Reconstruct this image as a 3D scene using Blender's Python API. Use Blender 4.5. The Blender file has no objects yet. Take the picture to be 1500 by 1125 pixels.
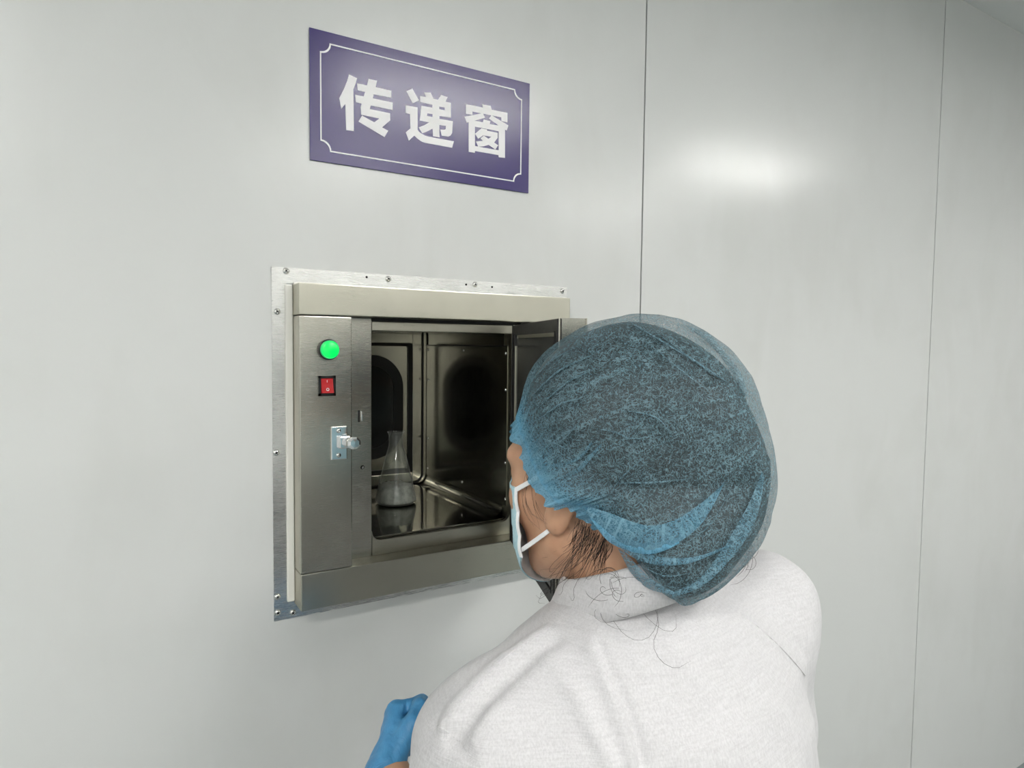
import bpy, bmesh, math, random
import numpy as np
from mathutils import Vector, Matrix
random.seed(7)
SC = bpy.context.scene
COL = SC.collection

# ------------------------------------------------------------------ camera, world, lights, exposure
ZC = 1.55                      # camera height above the floor
FPX, YAW, PITCH, ROLL, DIST = 985.45, .5545, .0564, .0109, 1.063
_cy, _sy, _cp, _sp = math.cos(YAW), math.sin(YAW), math.cos(PITCH), math.sin(PITCH)
FW = np.array([_sy*_cp, _cy*_cp, -_sp]); RT = np.array([_cy, -_sy, 0.]); UP = np.cross(RT, FW)
_cr, _sr = math.cos(ROLL), math.sin(ROLL)
RT, UP = RT*_cr+UP*_sr, UP*_cr-RT*_sr
CAM = np.array([0, -DIST, ZC])
cd = bpy.data.cameras.new('camera'); cam = bpy.data.objects.new('camera', cd); COL.objects.link(cam)
cd.sensor_fit = 'HORIZONTAL'; cd.sensor_width = 36; cd.lens = FPX/1500*36; cd.clip_start = .02
m = Matrix(((RT[0], UP[0], -FW[0], CAM[0]), (RT[1], UP[1], -FW[1], CAM[1]), (RT[2], UP[2], -FW[2], CAM[2]), (0, 0, 0, 1)))
cam.matrix_world = m
SC.camera = cam
w = bpy.data.worlds.new('world'); SC.world = w; w.use_nodes = True
w.node_tree.nodes['Background'].inputs[0].default_value = (.9, .95, 1, 1)
w.node_tree.nodes['Background'].inputs[1].default_value = .05
SC.view_settings.view_transform = 'Standard'; SC.view_settings.look = 'None'
SC.view_settings.gamma = 1; SC.view_settings.use_curve_mapping = False
SC.view_settings.exposure = 0.58
LAMP_POWER = 34              # emission strength of the ceiling lamps (built with the lamps below)

# ------------------------------------------------------------------ helpers
def sight(x, y, ds):            # the same for many distances at once
    return CAM + (FW + RT*(x-750)/FPX - UP*(y-562.5)/FPX)*np.asarray(ds)[:, None]
def at(x, y, d):               # a point seen at pixel x,y standing d metres in front of the camera
    return CAM + (FW + RT*(x-750)/FPX - UP*(y-562.5)/FPX)*d
HR = np.array([_cy, -_sy, 0.]); HF = np.array([_sy, _cy, 0.]); HU = np.array([0, 0, 1.])

def link(o, parent=None):
    COL.objects.link(o)
    if parent is not None: o.parent = parent
    return o
def empty(name, label, cat, loc=(0, 0, 0), group=None):
    o = bpy.data.objects.new(name, None); o.location = loc; o.empty_display_size = .05
    tag(o, label, cat, group); return link(o)
def tag(o, label, cat, group=None):
    o['label'] = label; o['category'] = cat
    if group: o['group'] = group
    return o
def finish(name, me, mt, parent, smooth=False):
    if mt is not None: me.materials.append(mt)
    if smooth: me.polygons.foreach_set('use_smooth', [True]*len(me.polygons))
    o = bpy.data.objects.new(name, me); link(o, parent)
    if parent is not None:     # geometry is written in world coordinates
        o.matrix_parent_inverse = Matrix.Translation(-world_loc(parent))
    return o
def world_loc(o):
    v = Vector(o.location)
    return v
def mesh(name, V, F, mt, parent=None, smooth=True):
    me = bpy.data.meshes.new(name); me.from_pydata([tuple(map(float, v)) for v in V], [], [tuple(map(int, f)) for f in F]); me.update()
    return finish(name, me, mt, parent, smooth)
def fastmesh(name, V, Q, mt, parent=None):
    me = bpy.data.meshes.new(name); n, q = len(V), len(Q)
    me.vertices.add(n); me.vertices.foreach_set('co', np.asarray(V, np.float32).ravel())
    me.loops.add(q*4); me.loops.foreach_set('vertex_index', np.asarray(Q, np.int32).ravel())
    me.polygons.add(q); me.polygons.foreach_set('loop_start', np.arange(0, q*4, 4, dtype=np.int32))
    me.update(calc_edges=True); me.validate()
    return finish(name, me, mt, parent, True)
def bmobj(name, bm, mt, parent=None, smooth=False, bevel=0, seg=2):
    if bevel: bmesh.ops.bevel(bm, geom=list(bm.edges), offset=bevel, segments=seg, affect='EDGES', profile=.6, clamp_overlap=True)
    bmesh.ops.recalc_face_normals(bm, faces=bm.faces)
    me = bpy.data.meshes.new(name); bm.to_mesh(me); bm.free()
    return finish(name, me, mt, parent, smooth)
def addbox(bm, a, b):
    g = bmesh.ops.create_cube(bm, size=1)
    for v in g['verts']:
        v.co = Vector([(a[i]+b[i])/2+v.co[i]*(b[i]-a[i]) for i in range(3)])
    return g['verts']
def box(name, a, b, mt, parent=None, bevel=0, seg=2):     # z given relative to the camera height
    a = (a[0], a[1], a[2]+ZC); b = (b[0], b[1], b[2]+ZC)
    bm = bmesh.new(); addbox(bm, a, b); return bmobj(name, bm, mt, parent, bevel=bevel, seg=seg)
def boxes(name, L, mt, parent=None, bevel=0):
    bm = bmesh.new()
    for a, b in L: addbox(bm, (a[0], a[1], a[2]+ZC), (b[0], b[1], b[2]+ZC))
    return bmobj(name, bm, mt, parent, bevel=bevel)
def lathe_mesh(prof, n=48):    # (r, h) pairs turned about z
    V = []; F = []
    for r, h in prof:
        for k in range(n):
            a = 2*math.pi*k/n; V.append((r*math.cos(a), r*math.sin(a), h))
    for i in range(len(prof)-1):
        for k in range(n):
            k2 = (k+1) % n; F.append((i*n+k, i*n+k2, (i+1)*n+k2, (i+1)*n+k))
    return V, F
def lathe(name, prof, org, axis, mt, parent, n=48, smooth=True):
    V, F = lathe_mesh(prof, n)
    q = Vector(axis).to_track_quat('Z', 'Y')
    V = [Vector(org)+q @ Vector(v) for v in V]
    o = mesh(name, V, F, mt, parent, smooth); return o
def shape(name, polys, thick, org, mt, parent):           # flat filled outlines (x,z) standing on the wall, holes inside outlines
    cu = bpy.data.curves.new(name, 'CURVE'); cu.dimensions = '2D'; cu.fill_mode = 'BOTH'; cu.extrude = thick/2
    for p in polys:
        s = cu.splines.new('POLY'); s.points.add(len(p)-1); s.use_cyclic_u = True
        for i, q in enumerate(p): s.points[i].co = (q[0], q[1], 0, 1)
    t = bpy.data.objects.new('tmp', cu); COL.objects.link(t)
    dg = bpy.context.evaluated_depsgraph_get(); me = bpy.data.meshes.new_from_object(t.evaluated_get(dg))
    bpy.data.objects.remove(t); bpy.data.curves.remove(cu)
    me.name = name
    me.transform(Matrix.Translation(Vector(org)) @ Matrix.Rotation(math.pi/2, 4, 'X'))
    me.materials.clear()
    return finish(name, me, mt, parent)
def rrect(x0, x1, z0, z1, r, n=10):
    P = []
    for cx, cz, a0 in ((x1-r, z1-r, 0), (x0+r, z1-r, 90), (x0+r, z0+r, 180), (x1-r, z0+r, 270)):
        for k in range(n+1):
            a = math.radians(a0+90*k/n); P.append((cx+r*math.cos(a), cz+r*math.sin(a)))
    return P

# ------------------------------------------------------------------ materials
class NT:
    def __init__(s, name):
        s.m = bpy.data.materials.new(name); s.m.use_nodes = True; s.t = s.m.node_tree; s.n = s.t.nodes
        s.b = s.n['Principled BSDF']; s.out = s.n['Material Output']
    def add(s, typ, **kw):
        n = s.n.new(typ)
        for k, v in kw.items():
            if k in n.inputs: n.inputs[k].default_value = v
            else: setattr(n, k, v)
        return n
    def l(s, a, b): s.t.links.new(a, b)
    def coord(s, scale=(1, 1, 1), kind='Object', rot=(0, 0, 0)):
        tc = s.add('ShaderNodeTexCoord'); mp = s.add('ShaderNodeMapping')
        mp.inputs['Scale'].default_value = scale; mp.inputs['Rotation'].default_value = rot
        s.l(tc.outputs[kind], mp.inputs[0]); return mp.outputs[0]
    def noise(s, vec, scale, detail=3, rough=.55, dist=0):
        n = s.add('ShaderNodeTexNoise'); n.inputs['Scale'].default_value = scale; n.inputs['Detail'].default_value = detail
        n.inputs['Roughness'].default_value = rough; n.inputs['Distortion'].default_value = dist
        s.l(vec, n.inputs['Vector']); return n.outputs['Fac']
    def ramp(s, fac, stops):
        r = s.add('ShaderNodeValToRGB'); e = r.color_ramp.elements
        while len(e) < len(stops): e.new(.5)
        for i, (p, c) in enumerate(stops):
            e[i].position = p; e[i].color = (*c, 1) if len(c) == 3 else c
        s.l(fac, r.inputs[0]); return r.outputs[0]
    def mth(s, op, a, b=None, c=None, clamp=False):
        n = s.add('ShaderNodeMath', operation=op); n.use_clamp = clamp
        for i, v in enumerate((a, b, c)):
            if v is None: continue
            if isinstance(v, (int, float)): n.inputs[i].default_value = v
            else: s.l(v, n.inputs[i])
        return n.outputs[0]
    def mapr(s, v, a, b, c, d):
        n = s.add('ShaderNodeMapRange'); s.l(v, n.inputs[0])
        for i, q in enumerate((a, b, c, d)): n.inputs[i+1].default_value = q
        return n.outputs[0]
    def bump(s, h, strength, dist=.001):
        n = s.add('ShaderNodeBump'); n.inputs['Strength'].default_value = strength; n.inputs['Distance'].default_value = dist
        s.l(h, n.inputs['Height']); s.l(n.outputs[0], s.b.inputs['Normal']); return n
    def set(s, **kw):
        for k, v in kw.items():
            k = k.replace('_', ' '); s.b.inputs[k].default_value = (*v, 1) if isinstance(v, tuple) and len(v) == 3 else v
        return s
def plain(name, col, rough=.5, metal=0, **kw):
    n = NT(name).set(Base_Color=col, Roughness=rough, Metallic=metal, **kw)
    # faint grain so that nothing is a perfectly flat colour
    f = n.noise(n.coord(), 120, 2)
    n.l(n.mapr(f, 0, 1, max(0, rough-.05), min(1, rough+.05)), n.b.inputs['Roughness'])
    return n.m
def steel(name, col, rough, stretch, bumpk=.02, aniso=.0):
    n = NT(name).set(Base_Color=col, Metallic=1.)
    v = n.coord(stretch)
    f = n.noise(v, 60, 4); g = n.noise(n.coord(), 9, 3)
    h = n.mth('ADD', n.mth('MULTIPLY', f, .6), n.mth('MULTIPLY', g, .4))
    n.l(n.mapr(h, .3, .7, rough-.03, rough+.04), n.b.inputs['Roughness'])
    c = n.ramp(g, [(.3, tuple(x*.93 for x in col)), (.7, tuple(min(1, x*1.04) for x in col))]); n.l(c, n.b.inputs['Base Color'])
    n.bump(f, bumpk, .0005); n.b.inputs['Anisotropic'].default_value = aniso
    return n.m
M = {}
def wallmat():
    n = NT('painted_wall_panel').set(IOR=1.5)
    v = n.coord((1, 1, 1))
    a = n.noise(v, 1.6, 4, .6, .4); b = n.noise(n.coord((2, 2, .9)), 3.2, 4, .55, .8)
    st = n.mapr(n.mth('ADD', n.mth('MULTIPLY', a, .6), n.mth('MULTIPLY', b, .4)), .49, .64, 0, 1)
    mix = n.add('ShaderNodeMix', data_type='RGBA'); n.l(n.mth('MULTIPLY', st, .24), mix.inputs['Factor'])
    mix.inputs['A'].default_value = (.650, .660, .650, 1); mix.inputs['B'].default_value = (.53, .535, .51, 1)
    n.l(mix.outputs['Result'], n.b.inputs['Base Color'])
    n.l(n.mapr(n.noise(v, 2.5, 2, .5), 0, 1, .17, .30), n.b.inputs['Roughness'])
    n.bump(n.noise(v, 2.6, 2), .10, .01)
    return n.m
M['wall'] = wallmat()
M['steel'] = steel('brushed_steel_frame', (.51, .495, .42), .29, (1, 60, 60), .008)
M['steelv'] = steel('brushed_steel_panel', (.52, .505, .445), .26, (1, 60, 60), .008)
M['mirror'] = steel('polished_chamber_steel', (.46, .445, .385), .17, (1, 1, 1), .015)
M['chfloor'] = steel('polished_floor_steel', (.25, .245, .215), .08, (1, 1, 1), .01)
M['alu'] = steel('aluminium_strip', (.70, .70, .68), .27, (1, 40, 40), .008)
M['screw'] = plain('zinc_screw', (.72, .72, .70), .25, 1.)
M['chrome'] = plain('chrome', (.86, .87, .88), .07, 1.)
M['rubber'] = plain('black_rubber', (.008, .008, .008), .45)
M['dark'] = plain('dark_hole', (.005, .005, .005), .8)
M['seal'] = plain('white_sealant', (.80, .79, .74), .5)
M['glassdark'] = plain('dark_tinted_glass', (.012, .014, .014), .06, 0, IOR=1.5)
M['blackplastic'] = plain('black_plastic', (.012, .012, .013), .3)
M['red'] = plain('red_switch_plastic', (.42, .003, .006), .4, Specular_IOR_Level=.2)
M['white'] = plain('white_print', (.86, .85, .85), .45)
n = NT('lit_green_lens').set(Base_Color=(0, .5, .08), Roughness=.25); n.b.inputs['Emission Color'].default_value = (0, 1, .07, 1); n.b.inputs['Emission Strength'].default_value = .85; M['green'] = n.m
n = NT('green_lens_side').set(Base_Color=(.0, .45, .1), Roughness=.15); n.b.inputs['Emission Color'].default_value = (.05, 1, .3, 1); n.b.inputs['Emission Strength'].default_value = .25; M['green2'] = n.m
n = NT('purple_sign_board').set(Base_Color=(.040, .026, .150), Roughness=.21, IOR=1.5)
f = n.noise(n.coord(), 900, 2); n.bump(f, .12, .0004); M['purple'] = n.m
n = NT('sign_letters').set(Base_Color=(.88, .87, .88), Roughness=.5); M['letter'] = n.m
n = NT('epoxy_floor').set(Roughness=.3); c = n.ramp(n.noise(n.coord(), 3, 5), [(.3, (.16, .19, .19)), (.7, (.19, .22, .22))]); n.l(c, n.b.inputs['Base Color']); M['floor'] = n.m
M['ceil'] = plain('ceiling_panel', (.78, .79, .78), .5)
n = NT('lamp_diffuser').set(Base_Color=(.9, .9, .9)); n.b.inputs['Emission Color'].default_value = (1, .985, .95, 1); n.b.inputs['Emission Strength'].default_value = LAMP_POWER; M['lamp'] = n.m
n = NT('clear_glass'); n.n.remove(n.b)     # thin blown glass: clear, with its surface reflection
lw_ = n.add('ShaderNodeLayerWeight'); lw_.inputs[0].default_value = .5
fr_ = n.add('ShaderNodeMath', operation='MULTIPLY_ADD'); n.l(n.mth('POWER', lw_.outputs['Facing'], 3.5), fr_.inputs[0]); fr_.inputs[1].default_value = .3; fr_.inputs[2].default_value = .045
tr_ = n.add('ShaderNodeBsdfTransparent'); tr_.inputs[0].default_value = (.94, .96, .95, 1); gl_ = n.add('ShaderNodeBsdfGlossy'); gl_.inputs['Roughness'].default_value = .05
mx_ = n.add('ShaderNodeMixShader'); n.l(fr_.outputs[0], mx_.inputs[0]); n.l(tr_.outputs[0], mx_.inputs[1]); n.l(gl_.outputs[0], mx_.inputs[2]); df_ = n.add('ShaderNodeBsdfDiffuse'); df_.inputs[0].default_value = (.8, .8, .78, 1); m3_ = n.add('ShaderNodeMixShader'); m3_.inputs[0].default_value = .07; ed_ = n.add('ShaderNodeMath', operation='MULTIPLY_ADD'); n.l(n.mth('POWER', lw_.outputs['Facing'], 4), ed_.inputs[0]); ed_.inputs[1].default_value = .62; ed_.inputs[2].default_value = .04; n.l(ed_.outputs[0], m3_.inputs[0])
n.l(mx_.outputs[0], m3_.inputs[1]); n.l(df_.outputs[0], m3_.inputs[2]); n.l(m3_.outputs[0], n.out.inputs[0]); M['glass'] = n.m
n = NT('cloudy_white_residue').set(Roughness=.6)
c = n.ramp(n.noise(n.coord(), 120, 4), [(.3, (.42, .41, .38)), (.7, (.70, .69, .65))]); n.l(c, n.b.inputs['Base Color']); M['residue'] = n.m
# skin
n = NT('skin').set(Roughness=.48, Subsurface_Weight=.12, Subsurface_Scale=.01)
n.b.inputs['Subsurface Radius'].default_value = (1, .35, .2)
v = n.coord()
c = n.ramp(n.noise(v, 28, 4), [(.3, (.47, .255, .155)), (.7, (.58, .335, .21))]); n.l(c, n.b.inputs['Base Color'])
n.bump(n.noise(v, 500, 3), .15, .0006); M['skin'] = n.m
# hair
n = NT('dark_hair').set(Roughness=.42)
v = n.coord((1, 1, .25), rot=(.4, .2, 0)); f = n.noise(v, 260, 4, .6, .6)
c = n.ramp(f, [(.3, (.004, .0035, .003)), (.7, (.022, .016, .013))]); n.l(c, n.b.inputs['Base Color']); n.bump(f, .6, .002); M['hair'] = n.m
n = NT('hair_strand').set(Base_Color=(.014, .010, .009), Roughness=.4); M['strand'] = n.m
# lab coat cloth
n = NT('white_lab_coat_cloth').set(Roughness=.85, Sheen_Weight=.1)
wv = n.coord((1, 1, 1)); a = n.noise(n.coord((9, 9, .45)), 70, 3, .6); b = n.noise(n.coord((.7, .7, 11)), 60, 3, .6)
wr = n.noise(wv, 14, 4, .55, .6)
c = n.ramp(n.mth('ADD', n.mth('MULTIPLY', a, .64), n.mth('MULTIPLY', b, .36)), [(.36, (.50, .492, .505)), (.62, (.61, .602, .615))]); n.l(c, n.b.inputs['Base Color'])
h = n.mth('ADD', n.mth('MULTIPLY', wr, 1.), n.mth('MULTIPLY', n.mth('ADD', a, b), .10)); n.bump(h, .5, .008); M['coat'] = n.m
n = NT('dark_trouser_cloth').set(Base_Color=(.03, .035, .06), Roughness=.9); M['trouser'] = n.m
M['shoe'] = plain('white_shoe', (.7, .7, .7), .5)
# glove
n = NT('blue_nitrile').set(Roughness=.42, Subsurface_Weight=.05)
v = n.coord(); c = n.ramp(n.noise(v, 40, 3), [(.3, (.045, .215, .43)), (.7, (.075, .30, .56))]); n.l(c, n.b.inputs['Base Color'])
n.bump(n.noise(n.coord((1, 1, .35)), 110, 3, .5, .8), .45, .003); M['glove'] = n.m
# mask
n = NT('mask_blue').set(Roughness=.8); v = n.coord((1, 1, 1)); c = n.ramp(n.noise(v, 300, 3), [(.3, (.42, .66, .76)), (.7, (.58, .80, .88))]); n.l(c, n.b.inputs['Base Color']); M['maskblue'] = n.m
M['maskwhite'] = plain('mask_white', (.82, .83, .84), .8)
# bouffant cap: thin blue spun fibres with gaps between them
def capmat(name, base, fib, dens):
    n = NT(name); n.n.remove(n.b)
    v = n.coord()
    def ridge(scale, seed, wd, dist):
        mp = n.add('ShaderNodeMapping'); mp.inputs['Location'].default_value = (seed, seed*.7, -seed); n.l(v, mp.inputs[0])
        f = n.noise(mp.outputs[0], scale, 1.5, .5, dist)
        return n.mapr(n.mth('ABSOLUTE', n.mth('SUBTRACT', f, .5)), 0, wd, 1, 0)
    r1 = ridge(105, 3, .045, 1.6); r2 = ridge(150, 11, .05, 1.3); r3 = ridge(230, 29, .06, 1.0)
    fi = n.mth('MAXIMUM', n.mth('MAXIMUM', r1, r2), n.mth('MULTIPLY', r3, .8))
    uv = n.coord((1, 1, 1), 'UV')
    mp = n.add('ShaderNodeMapping'); mp.inputs['Scale'].default_value = (150, 2.0, 1); n.l(uv, mp.inputs[0])
    stk = n.noise(mp.outputs[0], 1, 3, .5, .5)
    att = n.add('ShaderNodeAttribute', attribute_name='gather').outputs['Fac']
    streak = n.mth('MULTIPLY', n.mapr(stk, .55, .68, 0, 1), n.mth('ADD', .36, n.mth('MULTIPLY', att, .9)), clamp=True)
    cloud = n.mapr(n.noise(v, 22, 3, .5, .5), .3, .7, -.08, .10)
    al = n.mth('ADD', n.mth('ADD', base, cloud), n.mth('MULTIPLY', fi, fib))
    al = n.mth('ADD', al, n.mth('MULTIPLY', streak, .5))
    al = n.mth('ADD', al, n.mth('MULTIPLY', att, dens), clamp=True)
    al = n.mth('MINIMUM', al, .97)
    mixc = n.add('ShaderNodeMix', data_type='RGBA'); n.l(n.mth('MAXIMUM', n.mth('MULTIPLY', fi, .8), streak), mixc.inputs['Factor'])
    mixc.inputs['A'].default_value = (.075, .175, .22, 1); mixc.inputs['B'].default_value = (.36, .49, .54, 1)
    mix2 = n.add('ShaderNodeMix', data_type='RGBA'); n.l(n.mth('MULTIPLY', att, .85, clamp=True), mix2.inputs['Factor'])
    n.l(mixc.outputs['Result'], mix2.inputs['A']); mix2.inputs['B'].default_value = (.17, .48, .71, 1)
    d = n.add('ShaderNodeBsdfDiffuse'); t = n.add('ShaderNodeBsdfTranslucent'); tr = n.add('ShaderNodeBsdfTransparent')
    n.l(mix2.outputs['Result'], d.inputs[0]); n.l(mix2.outputs['Result'], t.inputs[0])
    bp = n.add('ShaderNodeBump'); bp.inputs['Strength'].default_value = .5; bp.inputs['Distance'].default_value = .0015
    n.l(n.mth('ADD', fi, stk), bp.inputs['Height']); n.l(bp.outputs[0], d.inputs['Normal'])
    m1 = n.add('ShaderNodeMixShader'); m1.inputs[0].default_value = .3; n.l(d.outputs[0], m1.inputs[1]); n.l(t.outputs[0], m1.inputs[2])
    m2 = n.add('ShaderNodeMixShader'); n.l(al, m2.inputs[0]); n.l(tr.outputs[0], m2.inputs[1]); n.l(m1.outputs[0], m2.inputs[2])
    n.l(m2.outputs[0], n.out.inputs[0]); return n.m
M['cap'] = capmat('blue_spun_fibre_cap', .27, .40, .55)
M['capfold'] = capmat('blue_spun_fibre_fold', .34, .35, .45)

# ------------------------------------------------------------------ the room
RX0, RX1, RY0, ZF, ZT = -3.2, 5.2, -3.4, -ZC, 1.05
def struct(o): o['kind'] = 'structure'; return o
wf = struct(bpy.data.objects.new('wall_front', None)); link(wf); wf['label'] = 'light grey painted wall of wide metal panels'; wf.location = (0, 0, 0)
SEAMS = [RX0, -1.357, -.193, .9725, 2.137, 3.30, RX1]
G = .0019
HX0, HX1, HZ0, HZ1 = .262, .755, -.404, .087      # hole for the pass box
for i in range(len(SEAMS)-1):
    a, b = SEAMS[i]+G, SEAMS[i+1]-G
    if a < HX0 < b:
        boxes('wall_panel', [((a, 0, ZF), (HX0, .05, ZT)), ((HX1, 0, ZF), (b, .05, ZT)), ((HX0, 0, ZF), (HX1, .05, HZ0)), ((HX0, 0, HZ1), (HX1, .05, ZT))], M['wall'], wf)
    else:
        box('wall_panel', (a, 0, ZF), (b, .05, ZT), M['wall'], wf, bevel=.0006)
box('joint_backing', (RX0, .012, ZF), (-.25, .049, ZT), M['dark'], wf).scale = (1, 1, 1)
wf.children[-1].location = (0, 0, 0)
for s in SEAMS[1:-1]: box('joint_strip', (s-.004, .004, ZF), (s+.004, .02, ZT), M['blackplastic'], wf)
bpy.data.objects.remove(bpy.data.objects['joint_backing'])
struct(box('floor', (RX0, RY0, ZF-.05), (RX1, .05, ZF), M['floor']))
struct(box('ceiling', (RX0, RY0, ZT), (RX1, .05, ZT+.05), M['ceil']))
struct(box('wall_left', (RX0-.05, RY0, ZF), (RX0, .05, ZT), M['wall']))
struct(box('wall_right', (RX1, RY0, ZF), (RX1+.05, .05, ZT), M['wall']))
struct(box('wall_back', (RX0, RY0-.05, ZF), (RX1, RY0, ZT), M['wall']))
for i, lx in enumerate((-2.75, -.75, 1.25, 3.12)):
    for j, ly in enumerate((-1.55, -2.75)):
        t = empty('ceiling_light', 'flat white ceiling light panel above the room', 'light', (lx, ly, ZC+ZT), 'ceiling lights out of the picture')
        wx, wy = .46, .085
        boxes('housing', [((lx-wx, ly-wy, ZT-.03), (lx+wx, ly-wy+.012, ZT)), ((lx-wx, ly+wy-.012, ZT-.03), (lx+wx, ly+wy, ZT)),
                          ((lx-wx, ly-wy, ZT-.03), (lx-wx+.012, ly+wy, ZT)), ((lx+wx-.012, ly-wy, ZT-.03), (lx+wx, ly+wy, ZT))], M['alu'], t)
        box('diffuser', (lx-wx+.013, ly-wy+.013, ZT-.026), (lx+wx-.013, ly+wy-.013, ZT-.02), M['lamp'], t)

# ------------------------------------------------------------------ wall sign
SX, SZ, SW, SH = .2869, ZC+.2827, .4009, .1983
sg = empty('wall_sign', 'purple rectangular sign with three white characters and a thin white border line', 'sign', (SX, 0, SZ))
box('board', (SX, -.003, SZ-ZC), (SX+SW, -.0002, SZ-ZC+SH), M['purple'], sg, bevel=.0004)
def frame_line(x0, x1, z0, z1, r):
    P = []
    for cx, cz, a0 in ((x1, z1, 270), (x0, z1, 0), (x0, z0, 90), (x1, z0, 180)):
        for k in range(9):
            a = math.radians(a0-90*k/8); P.append((cx+r*math.cos(a), cz+r*math.sin(a)))
    return P
shape('border_line', [frame_line(.0158, .3842, .0165, .1815, .0150), frame_line(.0178, .3822, .0185, .1795, .0150)], .0006, (SX, -.0033, SZ), M['letter'], sg)
CH = [[[(614,1411),(744,1380),(717,1284),(684,1199),(691,551),(566,545),(554,946),(489,858),(458,1017),(531,1168),(583,1302)],
[(747,1302),(907,1304),(933,1410),(1075,1414),(1054,1307),(1318,1305),(1318,1195),(1018,1187),(1004,1121),(1343,1120),(1341,1002),(968,1002),(953,942),(1299,941),(1300,828),(1160,691),(1266,656),(1203,544),(766,713),(825,816),(1029,748),(1114,824),(812,827),(804,947),(818,1002),(723,1007),(714,1117),(854,1122),(874,1196),(753,1198)]],
[[(1581,1352),(1688,1415),(1807,1247),(1695,1178)],
[(1570,1120),(1781,1127),(1785,762),(1805,740),(1846,715),(1916,690),(1986,683),(2461,686),(2428,572),(1928,571),(1869,579),(1823,596),(1771,624),(1725,658),(1628,556),(1573,684),(1656,763),(1647,993),(1570,997)],
[(1899,1396),(2018,1417),(2075,1326),(2155,1324),(2214,1417),(2337,1406),(2298,1324),(2399,1322),(2403,1077),(2183,1061),(2184,1013),(2438,1022),(2427,820),(2399,773),(2356,749),(2229,742),(2201,840),(2271,847),(2305,864),(2307,918),(2184,912),(2185,706),(2068,704),(2058,829),(1962,767),(1869,719),(1805,806),(1903,857),(1997,921),(1824,921),(1850,1167),(2054,1174),(2054,1222),(1827,1225),(1826,1322),(1936,1327)],
[(1961,1067),(2057,1069),(2058,1022),(1952,1018)],[(2179,1219),(2283,1221),(2284,1175),(2179,1175)]],
[[(2690,1357),(3029,1363),(3014,1415),(3184,1422),(3205,1361),(3534,1366),(3536,1200),(3410,1202),(3406,1265),(2819,1256),(2819,1199),(2691,1192)],
[(2664,1141),(3027,1265),(3074,1197),(2866,1109),(2746,1062),(2707,1045)],
[(3203,1263),(3557,1149),(3524,1054),(3475,1061),(3354,1111),(3151,1196)],
[(2744,1072),(2866,1106),(3028,1108),(3045,1161),(3180,1156),(3169,1103),(3354,1111),(3485,1063),(3490,563),(3360,555),(3356,591),(2876,588),(2871,556),(2751,554)],
[(2870,1007),(3355,1010),(3358,675),(2873,673)],
[(3000,998),(3114,998),(3114,978),(3331,980),(3332,889),(3261,796),(3345,762),(3289,679),(3149,738),(3050,696),(2939,673),(2890,755),(3037,789),(2984,821),(3048,882),(3142,842),(3207,888),(3036,885),(2938,808),(2874,885)]]]
for k, c in enumerate(CH):
    P = [[(x/10000, z/10000) for x, z in p] for p in c]
    if k < 2: shape('character', P, .0006, (SX, -.0033, SZ), M['letter'], sg)
    else:
        # strokes that overlap are filled one after another, then joined into one character
        obs = [shape('character', q, .0006, (SX, -.0033-.00003*i, SZ), None, None) for i, q in enumerate(([P[0]], [P[1]], [P[2]], [P[3], P[4]], [P[5]]))]
        bm = bmesh.new()
        for o in obs: bm.from_mesh(o.data); bpy.data.objects.remove(o)
        bmobj('character', bm, M['letter'], sg)

# ------------------------------------------------------------------ pass box
FY, RY = -.0419, -.007                       # front face, recessed frame face
X0, X1, Z0, Z1 = .2586, .7588, -.4083, .0910
PX1, PT, PB = .339, .0426, -.3512            # control panel edge, header underside, sill top
OX0, OX1, OZ0, OZ1 = .3835, .652, -.3262, .0226
CY = .38; CF, CT = -.322, .026
pb = empty('pass_box', 'stainless steel pass box set into the wall, its door standing open', 'pass box', ((X0+X1)/2, 0, ZC+Z0))
box('header', (X0, FY, PT+.0006), (X1, .03, Z1), M['steel'], pb, bevel=.0016)
box('sill', (X0, FY, Z0), (X1, .03, PB), M['steel'], pb, bevel=.0016)
cp = box('control_panel', (X0, FY, PB+.0008), (PX1, .03, PT-.0006), M['steelv'], pb, bevel=.0016)
box('hinge_stile', (.672, FY, PB+.0008), (X1, .03, PT-.0006), M['steel'], pb, bevel=.0016)
# recessed face round the opening
box('lock_strip', (PX1-.002, RY, PB), (OX0, .03, PT), M['steelv'], pb, bevel=.0008)
box('opening_lintel', (OX0+.0008, RY, OZ1), (.674, .02, PT-.0052), M['steel'], pb, bevel=.0008)
box('opening_jamb', (OX1, RY, PB), (.674, .02, OZ1), M['steel'], pb, bevel=.0008)
box('header_shadow_strip', (PX1, RY+.0015, PT-.0050), (.674, .012, PT+.0002), M['rubber'], pb)  # black strip added to stand in for the shadow line under the header
# sill lip with rounded inner corners
lip = [(OX0+.001, OZ0-.0245+.0), (OX1, OZ0-.0245), (OX1, OZ0+.016)]
for k in range(9):
    a = math.radians(0-90*k/8); lip.append((OX1-.016+.016*math.cos(a), OZ0+.016+.016*math.sin(a)))
for k in range(9):
    a = math.radians(270-90*k/8); lip.append((OX0+.017+.016*math.cos(a), OZ0+.016+.016*math.sin(a)))
shape('opening_lip', [lip], .008, (0, RY+.0041, ZC), M['steel'], pb)
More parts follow.
